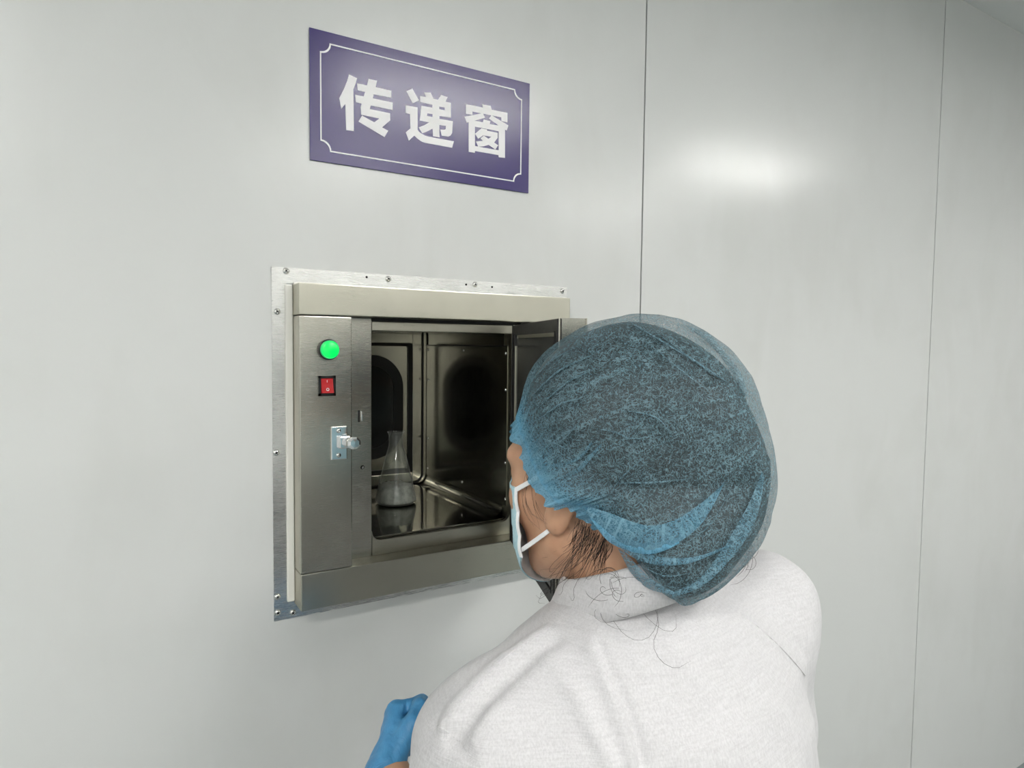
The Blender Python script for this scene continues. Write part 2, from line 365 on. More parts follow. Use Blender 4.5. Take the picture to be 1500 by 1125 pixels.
# chamber
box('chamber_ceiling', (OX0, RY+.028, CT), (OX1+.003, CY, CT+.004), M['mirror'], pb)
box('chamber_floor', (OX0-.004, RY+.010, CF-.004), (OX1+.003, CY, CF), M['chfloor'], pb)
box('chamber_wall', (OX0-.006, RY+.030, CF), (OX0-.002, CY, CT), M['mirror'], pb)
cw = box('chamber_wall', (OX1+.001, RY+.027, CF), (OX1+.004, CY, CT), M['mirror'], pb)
box('shell', (OX0-.03, .052, CT+.006), (OX1+.03, CY+.05, CT+.02), M['steel'], pb)
boxes('outer_casing', [((OX0-.03, .052, CF-.02), (OX0-.02, CY+.05, CT+.006)), ((OX1+.02, .052, CF-.02), (OX1+.03, CY+.05, CT+.006)),
      ((OX0-.03, .052, CF-.03), (OX1+.03, CY+.05, CF-.02)), ((OX0-.03, CY+.045, CF-.02), (OX1+.03, CY+.05, CT+.006))], M['steel'], pb)
bpy.data.objects['shell'].name = 'casing_lid'
# screwed cover plate on the right chamber wall
pl = box('cover_plate', (OX1-.0012, .006, -.301), (OX1+.0005, .366, -.0012), M['mirror'], pb, bevel=.0004)
box('plate_shadow_gap', (OX1-.0004, .006, -.0012), (OX1+.0006, .372, .0006), M['rubber'], pb)
SCR_HEAD, _ = None, None
def screw(p, axis, r, parent, name='screw'):
    prof = [(0, r*.45), (r*.25, r*.45), (r*.30, r*.62), (r*.55, r*.55), (r*.8, r*.38), (r*.97, r*.12), (r, 0)]
    o = lathe(name, prof, (p[0], p[1], p[2]+ZC), axis, M['screw'], parent, 16)
    # cross slot
    q = Vector(axis).to_track_quat('Z', 'Y'); bm = bmesh.new()
    for k in range(2):
        vs = addbox(bm, (-r*.45, -r*.1, r*.3), (r*.45, r*.1, r*.66))
        for v in vs:
            v.co = Vector((p[0], p[1], p[2]+ZC)) + q @ (Matrix.Rotation(.6+k*math.pi/2, 3, 'Z') @ v.co)
    s = bmobj('slot', bm, M['blackplastic'], None); s.parent = o; s.matrix_parent_inverse = Matrix.Identity(4)
    return o
for y, z in ((.354, -.010), (.181, -.010), (.012, -.014), (.354, -.080), (.011, -.082), (.356, -.2155), (.0103, -.2195), (.356, -.2856), (.184, -.287), (.009, -.288)):
    screw((OX1-.0012, y, z), (-1, 0, 0), .0036, pb)
# rounded cove between floor and right wall and at the back corner
def cove(name, pts, mt):
    V = []; F = []
    for p in pts: V += [p[0], p[1]]
    for i in range(len(pts)-1): F.append((2*i, 2*i+1, 2*i+3, 2*i+2))
    return mesh(name, V, F, mt, pb)
R = .020
arc = [(OX1-R+R*math.sin(math.radians(a)), CF+R-R*math.cos(math.radians(a))) for a in range(0, 91, 10)]
cove('floor_cove', [((x, .02, z+ZC), (x, CY, z+ZC)) for x, z in arc], M['mirror'])
# rear door seen through the chamber
box('rear_frame', (OX0-.004, CY-.001, CF), (OX1+.004, CY+.003, CT), M['mirror'], pb)
rd = box('rear_door', (.40, CY+.0035, -.2958), (.614, CY+.03, .003), M['mirror'], pb)
bpy.data.objects.remove(bpy.data.objects['rear_frame'])
boxes('rear_frame', [((.6222, CY-.002, CF), (OX1+.004, CY+.02, CT)), ((OX0-.004, CY-.002, CF), (.395, CY+.02, CT)),
      ((.395, CY-.002, .004), (.6222, CY+.02, CT)), ((.395, CY-.002, CF), (.6222, CY+.02, -.296))], M['mirror'], pb, bevel=.001)
shape('rear_gasket', [rrect(.395, .6222, -.296, .004, .006), rrect(.404, .6122, -.285, -.003, .006)], .006, (0, CY+.002, ZC), M['rubber'], pb)
shape('window_gasket', [rrect(.436, .5995, -.2585, -.0234, .074, 16), rrect(.458, .5775, -.2340, -.0475, .055, 16)], .008, (0, CY+.003, ZC), M['rubber'], pb)
shape('window_glass', [rrect(.458, .5775, -.2340, -.0475, .055, 16)], .003, (0, CY+.0025, ZC), M['glassdark'], pb)
# black bead where the rear frame meets the side wall, turning along the floor
cu = bpy.data.curves.new('bead', 'CURVE'); cu.dimensions = '3D'; cu.bevel_depth = .0022; cu.bevel_resolution = 2
P = [(OX1-.005, CY-.004, CT), (OX1-.005, CY-.004, CF+.022)] + [(OX1-.005-.02*(1-math.cos(math.radians(a))), CY-.004, CF+.022-.02*math.sin(math.radians(a))) for a in range(15, 91, 15)] + [(OX0, CY-.004, CF+.002)]
s = cu.splines.new('POLY'); s.points.add(len(P)-1)
for i, p in enumerate(P): s.points[i].co = (p[0], p[1], p[2]+ZC, 1)
t = bpy.data.objects.new('tmp', cu); COL.objects.link(t)
me = bpy.data.meshes.new_from_object(t.evaluated_get(bpy.context.evaluated_depsgraph_get())); bpy.data.objects.remove(t)
finish('corner_bead', me, M['rubber'], pb, True)

# aluminium mounting strips on the wall with screws
notch = [(.2284, .0935), (.2284, .1159), (.3745, .1156), (.3752, .1148), (.3795, .1148), (.3800, .1156), (.7795, .1146), (.7795, .0918), (.262, .0918)]
shape('mounting_strip', [notch], .0015, (0, -.0012, ZC), M['alu'], pb)
shape('mounting_strip', [[(.2276, -.4310), (.2284, .0932), (.2500, .0932), (.2490, -.404), (.2490, -.4310)]], .0015, (0, -.0010, ZC), M['alu'], pb)
shape('mounting_strip', [[(.2492, -.4310), (.2492, -.405), (.7790, -.405), (.7790, -.4310)]], .0015, (0, -.0012, ZC), M['alu'], pb)
shape('mounting_strip', [[(.7592, -.4045), (.7592, .0915), (.7795, .0915), (.7795, -.4045)]], .0015, (0, -.0012, ZC), M['alu'], pb)
box('sealant_bead', (.2472, -.0065, -.4035), (.2584, -.0004, .0900), M['seal'], pb, bevel=.0022)
box('sealant_bead', (.2600, -.0050, .0912), (.7585, -.0022, .0945), M['seal'], pb, bevel=.001)
for x, z in ((.2497, .1106), (.2362, .0483), (.2330, -.1674), (.2330, -.393), (.2330, -.4180), (.2560, -.4225), (.4141, .1085), (.5773, .1085), (.7690, .1070)):
    screw((x, -.0018, z), (0, -1, 0), .0052, pb)
for x, z in ((.3772, .1092), (.5595, .1075), (.6125, .1062)):
    lathe('screw_hole', [(0, .0003), (.0019, .0003), (.0019, 0)], (x, -.0019, z+ZC), (0, -1, 0), M['dark'], pb, 12)
# lock strip holes
box('latch_slot', (.3605, RY-.0004, -.126), (.3640, RY+.002, -.107), M['dark'], pb)
box('latch_tongue', (.3650, RY-.0035, -.1245), (.3672, RY+.001, -.1085), M['chrome'], pb, bevel=.0008)
lathe('strip_hole', [(0, .0004), (.0034, .0004), (.0034, 0)], (.3680, RY-.0001, -.2010+ZC), (0, -1, 0), M['dark'], pb, 16)
screw((.3687, RY-.0004, -.2018), (0, -1, 0), .0026, pb)

# indicator lamp
il = lathe('indicator_lamp', [(0, .0004), (.0158, .0004), (.0158, .006), (.0146, .0072), (.0140, .0072)], (.3018, FY, -.0085+ZC), (0, -1, 0), M['blackplastic'], pb, 40)
il['label'] = 'round indicator lamp lit bright green'
def sub(o, parent): o.parent = parent; o.matrix_parent_inverse = Matrix.Translation(-Vector(pb.location)) if False else Matrix.Identity(4); return o
def sublathe(name, prof, org, axis, mt, parent, n=40):
    o = lathe(name, prof, org, axis, mt, None, n); return fixsub(o, parent)
def fixsub(o, parent):
    # geometry in world coordinates below a part that itself sits at the world origin
    o.parent = parent; o.matrix_parent_inverse = Matrix.Identity(4); return o
sublathe('lens', [(0, .0135), (.0105, .0132), (.0124, .0120)], (.3018, FY, -.0085+ZC), (0, -1, 0), M['green'], il)
sublathe('lens_rim', [(.0122, .0118), (.0126, .0128), (.0134, .0128), (.0139, .0120), (.0140, .004)], (.3018, FY, -.0085+ZC), (0, -1, 0), M['green2'], il)
# rocker switch
sw = boxes('rocker_switch', [((.2865, FY-.0030, -.0792), (.2900, FY, -.0484)), ((.3092, FY-.0030, -.0792), (.3127, FY, -.0484)),
      ((.2865, FY-.0030, -.0518), (.3127, FY, -.0484)), ((.2865, FY-.0030, -.0792), (.3127, FY, -.0752))], M['blackplastic'], pb)
sw['label'] = 'red rocker switch in a black bezel'
V = []; prof = [(-.0752, -.0012), (-.0745, -.0066), (-.0610, -.0030), (-.0525, -.0014), (-.0518, .0)]
for x in (.2905, .3087): V += [(x, FY+y, z+ZC) for z, y in prof]
n_ = len(prof); F = [(i, i+1, n_+i+1, n_+i) for i in range(n_-1)] + [tuple(range(n_)), tuple(range(2*n_-1, n_-1, -1))]
rk = fixsub(mesh('rocker', V, F, M['red'], None, False), sw)
fixsub(shape('off_mark', [[(.2994+.0023*math.cos(a*math.pi/10), -.0690+.0023*math.sin(a*math.pi/10)) for a in range(20)], [(.2994+.0015*math.cos(a*math.pi/10), -.0690+.0015*math.sin(a*math.pi/10)) for a in range(20)]], .0004, (0, FY-.0058, ZC), M['white'], None), sw)
fixsub(shape('on_mark', [[(.2990, -.0585), (.2998, -.0585), (.2998, -.0550), (.2990, -.0550)]], .0004, (0, FY-.0028, ZC), M['white'], None), sw)
# chrome cabinet latch
la = box('latch_plate', (.3050, FY-.0035, -.1785), (.3302, FY, -.1270), M['chrome'], pb, bevel=.0012)
la['label'] = 'chrome latch with a faceted pull knob'
bm = bmesh.new(); addbox(bm, (.3155, FY-.012, -.1605+ZC), (.3330, FY-.003, -.1415+ZC)); fixsub(bmobj('latch_block', bm, M['chrome'], None, bevel=.0018), la)
V = []; F = []
cz, cx0 = -.1510+ZC, .3245
rings = [(.0045, .008), (.0075, .0100), (.0085, .0160), (.0100, .0225), (.0098, .0265), (.0065, .0285), (.0, .0290)]
for i, (r, h) in enumerate(rings):
    for k in range(8):
        a = math.pi/8+k*math.pi/4; V.append((cx0+h*.35+r*math.cos(a)*1.1, FY-.002-h*.9, cz+r*math.sin(a)))
for i in range(len(rings)-1):
    for k in range(8): F.append((i*8+k, i*8+(k+1) % 8, (i+1)*8+(k+1) % 8, (i+1)*8+k))
fixsub(mesh('pull_knob', V, F, M['chrome'], None, False), la)
for z in (-.1335, -.1715):
    o = lathe('latch_screw', [(0, .0014), (.0024, .0014), (.0036, .0006), (.0036, 0)], (.3165, FY-.0036, z+ZC), (0, -1, 0), M['screw'], None, 16); fixsub(o, la)

# open door hinged on the right
DA = math.radians(-21.2); DL = .322; DT = .038
HP = Vector((.6320, -.0425, 0)); dv = Vector((math.sin(DA), -math.cos(DA), 0)); tv = Vector((math.cos(DA), math.sin(DA), 0))
DZ0, DZ1 = -.3505, .0352
def dpt(l, t, z): return HP + dv*l + tv*t + Vector((0, 0, z+ZC))
def dbox(name, l0, l1, t0, t1, z0, z1, mt, parent, bevel=.0008):
    bm = bmesh.new(); vs = addbox(bm, (l0, t0, z0), (l1, t1, z1))
    for v in vs: v.co = dpt(*v.co)
    return bmobj(name, bm, mt, parent, bevel=bevel)
door = dbox('door', 0, DL, .0035, DT, DZ0, DZ1, M['steelv'], pb, .0022)
door['label'] = 'open steel door with black gasket and dark glass on its inner side'
B = .0155
for l0, l1, z0, z1 in ((0, DL, DZ1-B, DZ1), (0, DL, DZ0, DZ0+B), (0, B+.008, DZ0+B, DZ1-B), (DL-B, DL, DZ0+B, DZ1-B)):
    fixsub(dbox('gasket', l0, l1, 0, .0045, z0, z1, M['rubber'], None, .001), door)
n = NT('smoked_door_glass').set(Base_Color=(.055, .055, .052), Roughness=.08, IOR=1.55); M['doorglass'] = n.m
fixsub(dbox('door_glass', B+.008, DL-B, .0018, .0040, DZ0+B, DZ1-B, M['doorglass'], None, 0), door)
fixsub(dbox('glass_trim', B+.009, B+.0125, .0004, .0020, DZ0+B+.01, DZ1-B-.02, M['steel'], None, .0004), door)
fixsub(dbox('glass_trim', B+.03, DL-B-.002, .0004, .0020, DZ1-B-.006, DZ1-B-.001, M['steel'], None, .0004), door)
for z in (-.05, -.27):
    fixsub(lathe('hinge', [(0, -.03), (.005, -.03), (.005, .03), (0, .03)], tuple(dpt(-.001, DT+.004, z)), (0, 0, 1), M['steel'], None, 16), door)

# ------------------------------------------------------------------ flask
fx, fy, fz = .5145, .2120, ZC+CF+.0002
fl = empty('conical_flask', 'clear glass conical flask with whitish contents standing inside the pass box', 'flask', (fx, fy, fz))
out = [(0, .0010), (.030, .0008), (.0375, .0015), (.0408, .0045), (.0413, .009), (.0398, .016), (.0330, .046), (.0250, .080), (.0180, .106), (.0150, .116), (.0143, .124), (.0143, .139), (.0155, .1425), (.0172, .1445), (.0172, .1458)]
inn = [(.0158, .1458), (.0146, .1425), (.0130, .139), (.0130, .124), (.0137, .116), (.0167, .106), (.0237, .080), (.0317, .046), (.0385, .016), (.0398, .009), (.0394, .006), (.037, .0034), (.030, .0028), (0, .0028)]
lathe('glass_body', out+inn, (fx, fy, fz), (0, 0, 1), M['glass'], fl, 56)
con = [(0, .0030), (.030, .0030), (.0366, .0036), (.0388, .0062), (.0391, .009), (.0378, .016), (.0335, .034), (.0325, .0385), (.020, .0392), (0, .0385)]
V, F = lathe_mesh(con, 48)
V = [(x+fx, y+fy, z+fz+(.0022*math.sin(9*x*60+y*140) if z > .033 else 0)) for x, y, z in V]
mesh('contents', V, F, M['residue'], fl)
# ------------------------------------------------------------------ person: fields, surfaces and cloth
def smin(a, b, k):
    h = np.clip(.5+.5*(b-a)/k, 0, 1); return b*(1-h)+a*h-k*h*(1-h)
def smax(a, b, k): return -smin(-a, -b, k)
def ell(P, c, r):
    x = (P[0]-c[0])/r[0]; y = (P[1]-c[1])/r[1]; z = (P[2]-c[2])/r[2]
    return (np.sqrt(x*x+y*y+z*z)-1)*min(r)
def cap(P, a, b, ra, rb):
    a = np.asarray(a, float); b = np.asarray(b, float); d = b-a; L = float(d@d)
    q = [P[i]-a[i] for i in range(3)]
    t = np.clip((q[0]*d[0]+q[1]*d[1]+q[2]*d[2])/L, 0, 1)
    return np.sqrt((q[0]-t*d[0])**2+(q[1]-t*d[1])**2+(q[2]-t*d[2])**2)-(ra+(rb-ra)*t)
def chain(P, pts, rs, k=.01):
    r = None
    for i in range(len(pts)-1):
        c = cap(P, pts[i], pts[i+1], rs[i], rs[i+1]); r = c if r is None else smin(r, c, k)
    return r
def vnoise(P, scale, seed=0):
    rs = np.random.RandomState(seed); T = rs.rand(32, 32, 32).astype(np.float32)
    q = [np.asarray(p)*scale for p in P]; i0 = [np.floor(p).astype(int) for p in q]
    f = [p-i for p, i in zip(q, i0)]; f = [t*t*(3-2*t) for t in f]; r = 0
    for a in (0, 1):
        for b in (0, 1):
            for c in (0, 1):
                wgt = (f[0] if a else 1-f[0])*(f[1] if b else 1-f[1])*(f[2] if c else 1-f[2])
                r = r+wgt*T[(i0[0]+a) % 32, (i0[1]+b) % 32, (i0[2]+c) % 32]
    return r*2-1
def snet(fn, xs, ys, zs):      # surface of fn = 0 on a grid of cells
    ax = [np.asarray(a, np.float32) for a in (xs, ys, zs)]
    v = fn(np.meshgrid(*ax, indexing='ij')).astype(np.float32); ins = v < 0
    n = [len(a)-1 for a in ax]; sl = lambda o: tuple(slice(o[i], o[i]+n[i]) for i in range(3))
    offs = [(a, b, c) for a in (0, 1) for b in (0, 1) for c in (0, 1)]
    cnt = sum(ins[sl(o)].astype(np.int8) for o in offs); act = (cnt > 0) & (cnt < 8)
    ii = np.nonzero(act); idx = np.full(act.shape, -1, np.int64); idx[ii] = np.arange(len(ii[0]))
    pos = np.zeros((len(ii[0]), 3)); k = np.zeros(len(ii[0]))
    for o in offs:
        for d in range(3):
            if o[d]: continue
            o2 = list(o); o2[d] = 1
            a = tuple(ii[i]+o[i] for i in range(3)); b = tuple(ii[i]+o2[i] for i in range(3))
            va, vb = v[a], v[b]; cr = (va < 0) != (vb < 0); t = np.where(cr, va/np.where(va == vb, 1, va-vb), 0)
            for i in range(3):
                pa, pb_ = ax[i][a[i]], ax[i][b[i]]; pos[:, i] += np.where(cr, pa+(pb_-pa)*t, 0)
            k += cr
    pos /= k[:, None]; Q = []
    for d in range(3):
        u, w_ = (d+1) % 3, (d+2) % 3
        s0 = [slice(None)]*3; s1 = [slice(None)]*3
        s0[d] = slice(0, n[d]); s1[d] = slice(1, n[d]+1)
        for q in (u, w_): s0[q] = slice(1, n[q]); s1[q] = slice(1, n[q])
        A, B_ = ins[tuple(s0)], ins[tuple(s1)]
        e = np.nonzero(A != B_); fl = A[e]
        c = [e[0].copy(), e[1].copy(), e[2].copy()]
        def cell(du, dw):
            cc = [x.copy() for x in c]
            cc[u] = cc[u]+1+du; cc[w_] = cc[w_]+1+dw
            return idx[tuple(cc)]
        q4 = np.stack([cell(-1, -1), cell(0, -1), cell(0, 0), cell(-1, 0)], 1)
        q4 = np.where(fl[:, None], q4, q4[:, ::-1]); Q.append(q4)
    Q = np.concatenate(Q); Q = Q[(Q >= 0).all(1)]
    return pos, Q
def axis(*segs):               # grid lines: (from, to, step) pieces
    r = []
    for a, b, s in segs: r += list(np.arange(a, b-1e-6, s))
    return np.array(r+[segs[-1][1]])
def vnormals(V, Q):
    N = np.zeros_like(V); a = np.cross(V[Q[:, 2]]-V[Q[:, 0]], V[Q[:, 3]]-V[Q[:, 1]])
    for i in range(4): np.add.at(N, Q[:, i], a)
    return N/np.maximum(np.linalg.norm(N, axis=1), 1e-12)[:, None]

HS = 1.06                                            # head size
HC = at(874, 693, .745)                              # centre of the skull at ear height
TH = math.radians(45)
hF = -math.cos(TH)*HR+math.sin(TH)*HF-.11*HU; hF /= np.linalg.norm(hF)
hL = np.cross(HU, hF); hL /= np.linalg.norm(hL); hU = np.cross(hF, hL)
def H(x, y, z): return HC+HS*(x*hL+y*hF+z*hU)        # x to the person's left, y to the front, z up
def toH(P):
    d = [P[i]-HC[i] for i in range(3)]
    return [(d[0]*a[0]+d[1]*a[1]+d[2]*a[2])/HS for a in (hL, hF, hU)]
NB = np.array([.480, -.532, ZC-.252])                # base of the neck
SHL, SHR = np.array([.310, -.535, ZC-.385]), np.array([.690, -.530, ZC-.325])
ELL, ELR = np.array([.302, -.505, ZC-.625]), np.array([.735, -.50, ZC-.615])
WRL, WRR = at(565, 1127, .835), np.array([.70, -.30, ZC-.66])
HIP = np.array([.485, -.63, ZC-.70])
def head_field(P):
    q = toH(P); ax_ = [np.abs(q[0]), q[1], q[2]]
    d = ell(q, (0, -.012, .030), (.070, .092, .080))
    d = smin(d, ell(q, (0, .028, -.028), (.0625, .062, .082)), .03)
    d = smin(d, cap(ax_, (.050, .005, -.060), (.012, .066, -.094), .020, .020), .025)
    d = smin(d, ell(ax_, (.041, .052, -.022), (.025, .027, .024)), .02)
    d = smin(d, ell(q, (0, .073, .024), (.050, .020, .014)), .02)
    d = smax(d, -ell(ax_, (.032, .104, .004), (.017, .018, .012)), .012)
    d = smin(d, ell(ax_, (.031, .074, .003), (.016, .013, .011)), .006)
    d = smin(d, cap(q, (0, .088, .012), (0, .108, -.030), .007, .011), .010)
    d = smin(d, ell(ax_, (.010, .096, -.034), (.009, .010, .007)), .006)
    d = smin(d, ell(q, (0, .090, -.058), (.022, .010, .006)), .006)
    d = smin(d, ell(q, (0, .088, -.067), (.019, .010, .006)), .004)
    e = ell([ax_[0]-.15*(q[1]+.012), ax_[1], ax_[2]], (.074, -.016, -.004), (.010, .019, .031))
    e = smax(e, -ell(ax_, (.088, -.010, -.004), (.008, .010, .017)), .005)
    e = smin(e, ell(ax_, (.0735, -.004, -.037), (.0085, .0125, .0135)), .008)
    return HS*smin(d, e, .006)
def body_field(P):
    d = head_field(P)
    d = smin(d, chain(P, [H(0, -.030, -.055), NB+[0, .01, .03], NB+[0, 0, -.03]], [.050, .050, .050], .02), .022)
    t = ell(P, NB+[0, -.03, -.20], (.155, .082, .17))
    t = smin(t, ell(P, HIP, (.155, .10, .16)), .10)
    d = smin(d, t, .04)
    for s, e, w_ in ((SHL, ELL, WRL), (SHR, ELR, WRR)):
        d = smin(d, cap(P, NB+[0, .01, -.06], s+[0, 0, -.012], .038, .046), .04)
        dr = (w_-e)/np.linalg.norm(w_-e)
        d = smin(d, chain(P, [s, e, e+(w_-e)*.35, w_-dr*.02, w_+(.92*HF+.39*HU if s[0] < .5 else dr)*.03], [.042, .036, .036, .0225, .017], .02), .02)
    for sx in (-1, 1):
        h = HIP+[sx*.085, 0, -.08]; kn = HIP+[sx*.095, .05, -.42]; an = np.array([HIP[0]+sx*.10, HIP[1]-.01, .08])
        d = smin(d, chain(P, [h, kn, an, an+[0, .10, -.035]], [.078, .052, .036, .028], .02), .03)
    return d
person = empty('person', 'person in white lab coat, blue hair cap and gloves looking into the pass box', 'person', (HIP[0], HIP[1], 0))
gx = axis((.10, .30, .010), (.30, .62, .004), (.62, .90, .010)); gy = axis((-.83, -.66, .011), (-.66, -.36, .004), (-.36, -.20, .006))
gz = axis((-.01, .90, .014), (.90, 1.18, .007), (1.18, 1.62, .004))
V, Q = snet(body_field, gx, gy, gz)
fastmesh('body', V, Q, M['skin'], person)
# eyes and brows
n = NT('eye_white').set(Base_Color=(.75, .72, .68), Roughness=.2); M['eye'] = n.m
for s in (-1, 1):
    fxy = lathe('eye', [(0, .0118*HS), (.0035*HS, .0113*HS), (.006*HS, .0102*HS), (.010*HS, .006*HS), (.0118*HS, 0)], tuple(H(s*.031, .0775, .003)), tuple(hF), M['eye'], person, 24)
    o = lathe('iris', [(0, .0124*HS), (.0035*HS, .0120*HS), (.0056*HS, .0106*HS)], tuple(H(s*.031, .0775, .003)), tuple(hF), M['strand'], None, 20); fixsub(o, fxy)

# ---- gloved hands
def hand_field(P, W, a, s, nn, grow, k=1., cuff=True):
    q = [P[i]-W[i] for i in range(3)]
    q = [q[0]*v[0]+q[1]*v[1]+q[2]*v[2] for v in (a, s, nn)]      # along the hand, towards the thumb, out of the back
    q = [x/k for x in q]; d = None
    for si, kn, L in ((.027, .078, 1.), (.009, .083, 1.08), (-.010, .079, 1.), (-.027, .070, .82)):
        m_ = cap(q, (.0, si*.55, 0), (kn, si, .003-abs(si)*.12), .0150+grow, .0125+grow); d = m_ if d is None else smin(d, m_, .012)
    for si, kn, L in ((.027, .078, 1.), (.009, .083, 1.08), (-.010, .079, 1.), (-.027, .070, .82)):
        p0 = np.array((kn, si, .003)); p1 = p0+L*np.array((.014, .001, -.036)); p2 = p1+L*np.array((-.020, .0, -.014)); p3 = p2+L*np.array((-.016, 0, .010))
        d = smin(d, chain(q, [p0, p1, p2, p3], [.0105+grow, .0095+grow, .0085+grow, .0078+grow], .003), .004)
    th = chain(q, [(.012, .018, -.010), (.048, .040, -.026), (.078, .040, -.034), (.098, .030, -.038)], [.0165+grow, .0135+grow, .0110+grow, .0092+grow], .006)
    d = smin(d, th, .008)
    if cuff:
        c = chain(q, [(.012, 0, 0), (-.012, .0, 0), (-.040, -.002, 0)], [.024+grow, .0285, .0320], .01)
        c = smax(c, -(q[0]+.022-q[1]*.45+q[2]*.45), .002)
        d = smin(d, c, .012)
    return d*k
def glove(W, a, s, nn, label, k=1.):
    lo, hi = W-.125, W+.125; st = .0022
    f = lambda P: hand_field(P, W, a, s, nn, .0012, k)+.0007*vnoise(P, 130, 5)
    V, Q = snet(f, np.arange(lo[0], hi[0], st), np.arange(lo[1], hi[1], st), np.arange(lo[2], hi[2], st))
    g = fastmesh('glove', V, Q, M['glove'], person); g['label'] = label
    # rolled rim of the cuff
    V = []; F = []; na, nb = 48, 8
    for i in range(na):
        t = 2*math.pi*i/na; ss, n2 = math.cos(t)*.0298, math.sin(t)*.0298
        al = -.022+ss*.45-n2*.45; R_ = .0302+(-al-.012)*.09
        ss, n2 = math.cos(t)*R_, math.sin(t)*R_; al = -.022+ss*.45-n2*.45
        c = W+k*(a*al+s*ss+nn*n2); o_ = s*math.cos(t)+nn*math.sin(t)
        for j in range(nb):
            u = 2*math.pi*j/nb; V.append(c+.0017*(math.cos(u)*o_+math.sin(u)*a))
    for i in range(na):
        for j in range(nb): F.append((i*nb+j, ((i+1) % na)*nb+j, ((i+1) % na)*nb+(j+1) % nb, i*nb+(j+1) % nb))
    fixsub(mesh('cuff_rim', V, F, M['glove'], None), g)
    return g
def ortho(a, nn):
    a = a/np.linalg.norm(a); nn = nn-a*(nn@a); nn /= np.linalg.norm(nn); return a, nn
a_, n_ = ortho(.92*HF+.39*HU-.02*HR, -1.0*HR+.15*HU-.25*HF); s_ = np.cross(n_, a_)
if s_ @ HU < 0: s_ = -s_
glove(WRL, a_, s_, n_, 'blue glove on the left hand', .86)
a2, n2_ = ortho(np.array([-.2, .95, .1]), np.array([.8, .1, .5])); s2 = np.cross(n2_, a2); s2 = s2 if s2[2] > 0 else -s2
glove(WRR, a2, s2, n2_, 'blue glove on the right hand', .9)

# ---- lab coat
TZ = np.array([-1.12, -.95, -.80, -.62, -.48, -.40, -.35, -.315, -.29, -.265])
TA = np.array([.250, .225, .200, .200, .208, .208, .195, .165, .125, .080])
TB = np.array([.165, .150, .135, .128, .128, .122, .110, .096, .086, .076])
TY = np.array([-.640, -.630, -.610, -.590, -.575, -.568, -.560, -.552, -.546, -.540])
def folds(P):
    f = 0
    for pts, r, h in FOLDS:
        dmin = None
        for i in range(len(pts)-1):
            c = cap(P, pts[i], pts[i+1], 0, 0); dmin = c if dmin is None else np.minimum(dmin, c)
        f = f + h*np.exp(-(dmin/r)**2)
    return f
def backpt(x, y): return at(x, y, .56)
def coat_field(P):
    z = P[2]-ZC
    a = np.interp(z, TZ, TA); b = np.interp(z, TZ, TB); yc = np.interp(z, TZ, TY)
    ex = np.sqrt(((P[0]-.480)/a)**2+((P[1]-yc)/b)**2)
    d = (ex-1)*np.minimum(a, b)
    d = smax(d, z+.268, .02); d = smax(d, -1.10-z, .01)
    sl = None
    for s, e, w_, cut in ((SHL, ELL, WRL, .62), (SHR, ELR, WRR, .80)):
        sh = cap(P, NB+[0, -.012, -.046], s+[0, 0, .004], .044, .064)
        d = smin(d, sh, .05)
        end = e+(w_-e)*cut
        ar = chain(P, [s, s*.45+e*.55, e, end], [.066, .066, .060, .052], .03)
        d = smin(d, ar, .035)
    d = d + -.0045*np.abs(vnoise([P[0]+.3*P[2], P[1], P[2]*.40], 11, 1)) + .0020*vnoise([P[0]+P[2]*.5, P[1], P[2]*.6], 31, 2)
    d = d - folds(P)
    return d
# creases: world points along the cloth (filled from where they run on the back), width, height
FOLDS = []
def coat_surface(x, y, d0=.40, d1=.95):
    ds = np.linspace(d0, d1, 240); pts = sight(x, y, ds); f = coat_field([pts[:, 0], pts[:, 1], pts[:, 2]])
    k = np.argmax(f < 0) if (f < 0).any() else None
    return None if k is None else pts[k]
def crease(px, r, h):
    p = [coat_surface(*q) for q in px]; p = [q for q in p if q is not None]
    return (p, r, h) if len(p) > 1 else None
NEWF = [crease([(800, 925), (740, 965), (690, 1015), (652, 1062)], .007, .011), crease([(815, 938), (755, 982), (705, 1035), (665, 1085)], .007, -.009),
        crease([(866, 945), (890, 1000), (912, 1060), (925, 1110)], .0055, .011), crease([(874, 945), (900, 1000), (924, 1060), (938, 1110)], .0055, -.008),
        crease([(800, 960), (850, 1030), (880, 1090), (895, 1122)], .007, .008), crease([(905, 955), (925, 990)], .008, -.003),
        crease([(1080, 905), (1130, 940), (1175, 975)], .009, .004), crease([(985, 945), (1010, 985)], .008, .003),
        crease([(640, 1062), (668, 1080), (690, 1110)], .006, -.004), crease([(720, 1040), (700, 1120)], .014, .003)]
FOLDS = [f for f in NEWF if f]
V, Q = snet(coat_field, axis((.14, .86, .004)), axis((-.82, -.24, .004)), axis((ZC-1.13, ZC-.66, .012), (ZC-.66, ZC-.24, .004)))
coat = fastmesh('lab_coat', V, Q, M['coat'], person); coat['label'] = 'white lab coat'
